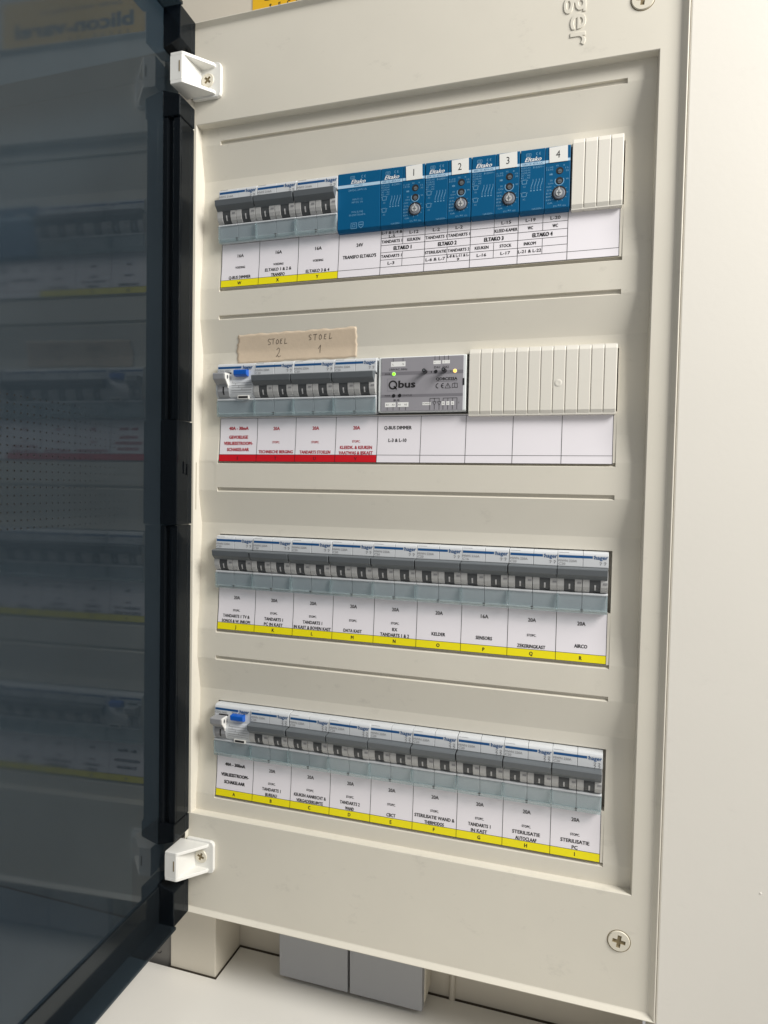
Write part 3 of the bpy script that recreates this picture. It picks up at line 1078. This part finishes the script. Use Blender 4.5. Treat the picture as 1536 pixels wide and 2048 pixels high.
# ---- blanking strips: every snap-off bar its own piece
def blank(x0, x1, n, row, label, dimple=None):
    e = thing('blanking_strip', (x0, ROWY[row], 0), label, 'blank cover', 'cream blanking strips over empty places')
    w = (x1 - x0) / n
    prof = [(-84.0, 5), (-84.0, -1.0), (-83.4, -1.9), (-80.4, -2.9), (-37.9, -2.9), (-34.8, -1.7), (-34.2, -0.8), (-34.2, 5)]
    obj('backing', MB().box(0.2, x1 - x0 - .2, -83.6, -34.6, -1.9, 4.8), 'cream_blank', e)
    me = MB().prism_x(prof, 0.0, w - .42).mesh('bar')
    for k in range(n):
        b = obj('bar', me, 'cream_blank', e, bevel=0.42)
        b.location = (w * k * S, random.uniform(-.05, .05) * S, 0)
    if dimple:
        q = MB()
        N = 24
        for r_, d_ in ((2.7, -2.95), (2.3, -2.4 - .75), (1.2, -3.02)):
            q.v += [(dimple[0] + r_ * math.cos(2 * math.pi * i / N), dimple[1] + r_ * math.sin(2 * math.pi * i / N), d_) for i in range(N)]
        for k in range(2):
            q.f += [[k * N + i, k * N + (i + 1) % N, (k + 1) * N + (i + 1) % N, (k + 1) * N + i] for i in range(N)]
        q.f.append([2 * N + i for i in range(N)])
        obj('dimple', q, 'cream_blank', e, smooth=True)
    return e


blank(281.9, 316.4, 4, 0, 'short cream blanking strip of four bars at the end of the top row')
blank(212.0, 316.4, 12, 1, 'long cream blanking strip of twelve bars beside the dimmer', (64.6, -57.0))


# ---- label strips
def strip(row, label, heads, cells, x_shift=0.0, dy=0.0):
    """cells: list of dict(band, letter, lines=[(text, y, h, width, bold)], red)"""
    e = thing('label_strip', (0, ROWY[row] + dy, 0), label, 'label strip', 'printed paper label strips')
    dp = lambda y: (2.2 if y < -36.6 else 2.2 - (y + 36.6) / 16.6 * .45 if y < -20 else 1.75 - (y + 20) / 20.0 * 2.0) - .1     # the paper leans out towards its lower edge

    def tilt(mb, lift):
        mb.v = [(x, y, d + dp(y) - lift + (math.sin(x * .045 + row) * .06 + math.sin(x * .11 + row * 2) * .03)) for x, y, d in mb.v]
        return mb
    pp = MB()
    N = 40
    for i in range(N):
        a, b = -0.3 + 315.6 * i / N, -0.3 + 315.6 * (i + 1) / N
        pp.add([(a, -37.0, 0), (b, -37.0, 0), (b, -20, 0), (a, -20, 0), (b, 0, 0), (a, 0, 0)], [(0, 1, 2, 3), (3, 2, 4, 5)])
    tilt(pp, 0.12)
    obj('paper', pp, 'paper', e, smooth=True, merge=True)
    gl = MB()
    for c in cells:
        x0, x1 = c['x']
        nseg = 4
        if c.get('band'):
            bm_ = MB()
            for k in range(nseg):
                a, b = x0 + (x1 - x0) * k / nseg, x0 + (x1 - x0) * (k + 1) / nseg
                bm_.add([(a, -6.0, 0), (b, -6.0, 0), (b, -0.1, 0), (a, -0.1, 0)], [(0, 1, 2, 3)])
            obj('colour_band', tilt(bm_, .17), c['band'], e)
        t = MB()
        xm = (x0 + x1) / 2
        for (s_, y, h, wd, bold) in c['lines']:
            t.text(s_, xm + c.get('ox', 0), y, h * 1.06, 0, width=wd, bold=bold * .6 + .75)
        if c.get('letter'):
            tl = MB().text(c['letter'], xm, -3.0, 2.6, 0, bold=1.0)
            obj('band_letter', tilt(tl, .24), 'print_maroon' if c['band'] == 'paper_red' else 'print_black', e)
        for (s_, x, y, h, wd, bold) in c.get('free', []):
            t.text(s_, x, y, h * 1.05, 0, width=wd, bold=bold * .6 + .65)
        if t.v:
            obj('lettering', tilt(t, .24), c.get('ink', 'print_black'), e)
        for x in (x0, x1):
            gl.line([(x, -36.4), (x, -20), (x, 0)], .36, 0)
        for k in range(nseg):
            a, b = x0 + (x1 - x0) * k / nseg, x0 + (x1 - x0) * (k + 1) / nseg
            gl.line([(a, -6.0), (b, -6.0)], .30, 0).line([(a, -0.15), (b, -0.15)], .30, 0).line([(a, -36.2), (b, -36.2)], .3, 0)
            for yy, xa, xb in c.get('grid', []):
                if xa <= a + .1 and b <= xb + .1:
                    gl.line([(a, yy), (b, yy)], .30, 0)
        for xx, ya, yb in c.get('vert', []):
            gl.line([(xx, ya), (xx, yb)], .30, 0)
    obj('grid_lines', tilt(gl, .21), 'print_black', e)
    return e


Yl, Rd = 'paper_yellow', 'paper_red'


def std(i, amps, lines, letter, band=Yl, stopc=True, ink=None, ys=None, bold=0):
    n = len(lines)
    ls = [(amps, -27.6, 2.5, 5.6 if len(amps) == 3 else 12.5, bold)]
    if stopc:
        ls.append(('STOPC.', (-16.8 if n == 2 else -16.3), 1.6, 6.6, 0))
    yy = [-12.0, -7.7] if n == 2 else [-8.2]
    for s_, y in zip(lines, ys or yy):
        ls.append((s_, y, 2.3, min(32.5, len(s_) * 1.62 + .8), bold * 1.0 + .2))
    return dict(x=(35 * i, 35 * i + 35), band=band, letter=letter, lines=ls, ink=ink or 'print_black')


# bottom row
c4 = [dict(x=(0, 35), band=Yl, letter='A', lines=[('40A - 300mA', -27.6, 2.4, 19.0, 1.4), ('VERLIESSTROOM-', -18.6, 2.4, 26.0, 1.4), ('SCHAKELAAR', -12.6, 2.4, 19.5, 1.4)])]
for i, (a, b) in enumerate([(['TANDARTS 1', 'BUREAU'], 'B'), (['KEUKEN AANRECHT &', 'VERGADERRUIMTE'], 'C'), (['TANDARTS 2', 'WAND'], 'D'), (['CBCT'], 'E'), (['STERILISATIE WAND &', 'THERMODOS'], 'F'), (['TANDARTS 1', 'IN KAST'], 'G'), (['STERILISATIE', 'AUTOCLAAF'], 'H'), (['STERILISATIE', 'PC'], 'I')]):
    c4.append(std(i + 1, '20A', a, b))
strip(3, 'paper label strip with yellow bands A to I under the bottom row', None, c4)
# third row
c3 = []
for i, (am, a, b, st) in enumerate([('20A', ['TANDARTS 1 TV &', 'SONOS & W. INKOM'], 'J', 1), ('20A', ['TANDARTS 1', 'PC IN KAST'], 'K', 1), ('20A', ['TANDARTS 1', 'IN KAST & BOVEN KAST'], 'L', 1), ('20A', ['DATA KAST'], 'M', 1), ('20A', ['RX', 'TANDARTS 1 & 2'], 'N', 1), ('20A', ['KELDER'], 'O', 0), ('16A', ['SENSORS'], 'P', 0), ('20A', ['ZEKERINGKAST'], 'Q', 1), ('20A', ['AIRCO'], 'R', 0)]):
    c3.append(std(i, am, a, b, stopc=bool(st), ys=[-11.4] if not st else None))
strip(2, 'paper label strip with yellow bands J to R under the third row', None, c3, dy=-0.4)
# second row
c2 = [dict(x=(0, 35), band=Rd, letter='S', ink='print_red', lines=[('40A - 30mA', -28.0, 2.4, 18.0, 1.4), ('GEVOELIGE', -20.6, 2.4, 17.6, 1.2), ('VERLIESSTROOM-', -15.4, 2.4, 27, 1.2), ('SCHAKELAAR', -10.2, 2.4, 20.4, 1.2)])]
for i, (a, b) in enumerate([(['TECHNISCHE BERGING'], 'T'), (['TANDARTS STOELEN'], 'U'), (['KLEEDK. & KEUKEN', 'VAATWAS & IJSKAST'], 'V')]):
    c = std(i + 1, '20A', a, b, band=Rd, ink='print_red', bold=.4)
    if i == 0:
        c['lines'][-1] = (a[0], -8.4, 2.3, 31.0, .6)
    c2.append(c)
c2.append(dict(x=(140, 175), lines=[('Q-BUS DIMMER', -27.4, 2.4, 22.0, .2), ('L-3 & L-10', -17.6, 2.4, 14.4, .2)], ox=-1.0))
for i in range(5, 9):
    c2.append(dict(x=(35 * i, 35 * i + 35), lines=[]))
strip(1, 'paper label strip with red bands and blank cells under the second row', None, c2, dy=0.9)
# top row
c1 = [std(0, '16A', ['Q-BUS DIMMER'], 'W', stopc=False, ys=[-8.0]), std(1, '16A', ['ELTAKO 1 & 2 &', 'TRANSFO'], 'X', stopc=False), std(2, '16A', ['ELTAKO 3 & 4'], 'Y', stopc=False, ys=[-8.0])]
for c in c1:
    c['lines'][0] = ('16A', -26.0, 2.4, 5.4, 0)
    c['lines'].append(('VOEDING', -16.3, 1.6, 9.0, 0))
c1.append(dict(x=(105, 140), lines=[('24V', -25.4, 2.4, 5.4, .2), ("TRANSFO ELTAKO'S", -16.4, 2.4, 27.6, .2)]))


def elt(i, head, tl, tr, wl, wr, bl, br, nl, nr):
    x0 = 35 * i
    xa, xb = x0 + 8.75, x0 + 26.25
    fr_ = [(head, x0 + 17.5, -20.4, 2.6, 14.0, 1.4)]
    for s_, x, y in ((tl, xa, -31.6), (tr, xb, -31.6), (wl, xa, -26.0), (wr, xb, -26.0), (bl, xa, -14.6), (br, xb, -14.6), (nl, xa, -9.0), (nr, xb, -9.0)):
        if not s_:
            continue
        if isinstance(s_, tuple):
            fr_.append((s_[0], x, y - 1.2, 1.9, min(16.6, len(s_[0]) * 1.5), .2))
            fr_.append((s_[1], x, y + 1.6, 1.9, len(s_[1]) * 1.6, .2))
        else:
            fr_.append((s_, x, y, 2.1, min(16.4, len(s_) * 1.6 + .5), .2))
    return dict(x=(x0, x0 + 35), lines=[], free=fr_, grid=[(-28.8, x0, x0 + 35), (-23.2, x0, x0 + 35), (-17.6, x0, x0 + 35), (-11.8, x0, x0 + 35)],
                vert=[(x0 + 17.5, -36.2, -23.2), (x0 + 17.5, -17.6, -6.0)])


c1.append(elt(4, 'ELTAKO 1', ('L-1 & L-4 &', 'L-5'), 'L-12', 'TANDARTS 1', 'KEUKEN', 'TANDARTS 1', '', 'L-3', ''))
c1.append(elt(5, 'ELTAKO 2', 'L-2', 'L-2', 'TANDARTS 1', 'TANDARTS 1', 'STERILISATIE', 'TANDARTS 2', 'L-6 & L-7', ('L-8 & L-11 & L-', '9')))
c1.append(elt(6, 'ELTAKO 3', '', 'L-15', '', 'KLEED-KAMER', 'KEUKEN', 'STOCK', 'L-16', 'L-17'))
c1.append(elt(7, 'ELTAKO 4', 'L-19', 'L-20', 'WC', 'WC', 'INKOM', '', 'L-21 & L-22', ''))
c1.append(dict(x=(280, 315), lines=[]))
strip(0, 'paper label strip with table cells ELTAKO 1 to 4 under the top row', None, c1, dy=-0.3)

# ---- masking tape with handwriting
e = thing('masking_tape', (67, 62, -1.2), 'torn strip of beige masking tape handwritten STOEL 2 and STOEL 1', 'tape')
tp = MB()
NX, NY = 60, 12
edge = [random.uniform(-1, 1) for _ in range(NY + 1)]


def tape_d(y):
    # follows the wave of the plate: y rel. to row slot
    r_ = y
    return -0.6 + max(0.0, min(1.0, (r_ - 25.6) / 27.4)) * 4.8


for j in range(NY + 1):
    for i in range(NX + 1):
        u, v_ = i / NX, j / NY
        xl = 14.0 + 5.5 * abs(v_ - .62) ** 1.7 + edge[j] * .55 + (1.2 if 2 <= j <= 3 else 0)
        xr = 121.0 + .35 * edge[NY - j]
        x = xl + (xr - xl) * u
        y = (39.2 - 1.4 * u) + (23.2 + .3 * math.sin(u * 9)) * v_ + (.5 * math.sin(u * 41) * math.sin(u * 17 + 1) if j in (0, NY) else 0)
        d = tape_d(y) - .16 - .05 * math.sin(u * 23 + v_ * 4) ** 2 - .05 * math.sin(u * 61 - v_ * 9) ** 4 - (0.45 * max(0, u - .965) / .035) * v_ - .15 * max(0, .06 - u) / .06
        tp.v.append((x - 67, y - 62, d + 1.2))
for j in range(NY):
    for i in range(NX):
        a = j * (NX + 1) + i
        tp.f.append([a, a + 1, a + NX + 2, a + NX + 1])
o = obj('tape', tp, 'tape', e, smooth=True)
sm = o.modifiers.new('thickness', 'SOLIDIFY')
sm.thickness = 0.05 * S
sm.offset = -1
# pen strokes
strokes = []


def pen(ch, x, y, h):
    G = {
        'S': [[(.9, .1), (.5, 0), (.15, .25), (.4, .48), (.75, .65), (.7, .9), (.1, 1)]],
        'T': [[(.0, .05), (1.0, 0)], [(.55, .02), (.35, 1)]],
        'O': [[(.6, .1), (.25, .3), (.1, .7), (.3, .98), (.7, .85), (.85, .45), (.6, .1)]],
        'E': [[(.8, .1), (.3, .15), (.1, .9), (.6, .95)], [(.2, .5), (.6, .45)]],
        'L': [[(.4, 0), (.15, .95), (.85, .85)]],
        '2': [[(.2, .2), (.5, 0), (.75, .15), (.6, .5), (.3, .8), (.1, .98), (.3, .85), (.55, 1), (.9, .9)]],
        '1': [[(.1, .45), (.6, 0), (.45, 1)]],
    }
    for st in G[ch]:
        strokes.append([(x + a * h * .72, y + b * h) for a, b in st])


for i, ch in enumerate('STOEL'):
    pen(ch, 42.8 + i * 3.7, 43.6 + .1 * i - (0.3 if i == 3 else 0), 4.2 if i else 4.6)
    pen(ch, 79.6 + i * 4.4, 42.0 - .1 * i, 4.4 if i else 4.0)
pen('2', 49.6, 51.0, 7.2)
pen('1', 87.2, 50.4, 6.0)
hw = MB()
for st in strokes:
    hw.line(st, .44, 0)
hw.v = [(x - 67, y - 62, tape_d(y) - .34 + 1.2) for x, y, d in hw.v]
obj('handwriting', hw, 'pen', e)

# ------------------------------------------------------------------ around the board
# yellow sticker on the box above
e = thing('security_sticker', (90, -236, UP), 'yellow sticker lettered SECURITY on the wall above the board', 'sticker')
t = obj('sheet', MB().box(-74.5, 72, -42, 2, -0.5, -0.1), 'sticker_yellow', e)
tx = MB()
tx.text('blicon', -62.5, -14.5, 12.5, -.56, width=58, align='L', bold=1.6).text('en', 0.5, -11.6, 5, -.56, width=7, bold=1.4).text('varel', 5.5, -14.5, 12.5, -.56, width=52, align='L', bold=1.6)
for i, ch in enumerate('SECURITY'):
    tx.text(ch, -57.6 + 8.4 * i, -2.6, 3.4, -.56, bold=1.5)
tx.text('Zonder onderbreking van', -10, -29.5, 4.2, -.56, width=84)
obj('lettering', tx, 'print_black', e)

# cable trunk below the board
tr = thing('cable_trunk', (-28, CY, 10), 'cream square cable trunk dropping from the board into the countertop', 'cable trunk')
obj('duct', MB().box(-23.2, 23.0, -110, 6, 0, WALL - 10.2), 'trunk', tr, bevel=0.8)
obj('joint', MB().box(-23.4, 23.25, -0.25, 3, -0.35, WALL - 10.6), 'joint_dark', tr)  # dark skirt added to draw the joint line round the trunk
# grey unit beside the trunk with its approval mark
gu = thing('meter_unit', (-75, CY, 12), 'dark grey unit with approval mark standing left of the cable trunk', 'unit')
obj('case', MB().box(-20, 23.2, -110, 6, 0, WALL - 12.3), 'plate_grey', gu, bevel=0.6)
t = MB()
ce(t, 0, 0, 6, 0, .8)
t.ring(12.5, 0, 3.2, .6, 0, 20)
t.line([(10.2, 2.2), (14.8, -2.2)], .6, 0)
t.v = [(10 + y, -10 - x, -.15) for x, y, d in t.v]
obj('approval_mark', t, 'print_black', gu)

# double rocker switch on the lower wall
sw = thing('rocker_switch', (116, 597, WALL), 'double grey rocker switch on the wall under the board', 'switch')
obj('frame', MB().box(-63.5, 65.5, -78, -1.5, -23, -0.1), 'trunk', sw, bevel=1.5)
for (a, b) in ((-65.0, -1.0), (1.0, 64.6)):
    mb = MB().prism_x([(-76, -22), (-76, -30), (-38, -31.5), (0, -30.0), (0.6, -29), (0.6, -22)], a, b)
    obj('rocker', mb, 'rocker_grey', sw, bevel=4.0, seg=6)
# thin painted cable on the wall
cb = obj('wall_cable', MB().disc(200.5, 0, 2.6, 0, 1, 10), 'niche_paint')
q = MB()
N = 12
for k, yy in enumerate((520, 560, CY + 1)):
    q.v += [(200.5 + .4 * math.sin(k * 2) + 2.6 * math.cos(2 * math.pi * i / N), yy, WALL - 1.2 + 2.6 * math.sin(2 * math.pi * i / N)) for i in range(N)]
for k in range(2):
    q.f += [[k * N + i, k * N + (i + 1) % N, (k + 1) * N + (i + 1) % N, (k + 1) * N + i] for i in range(N)]
cb.data = q.mesh('wall_cable', True)
cb.data.materials.append(MATS['niche_paint'])
tag(cb, 'thin painted cable running down the wall right of the rocker switch', 'cable')
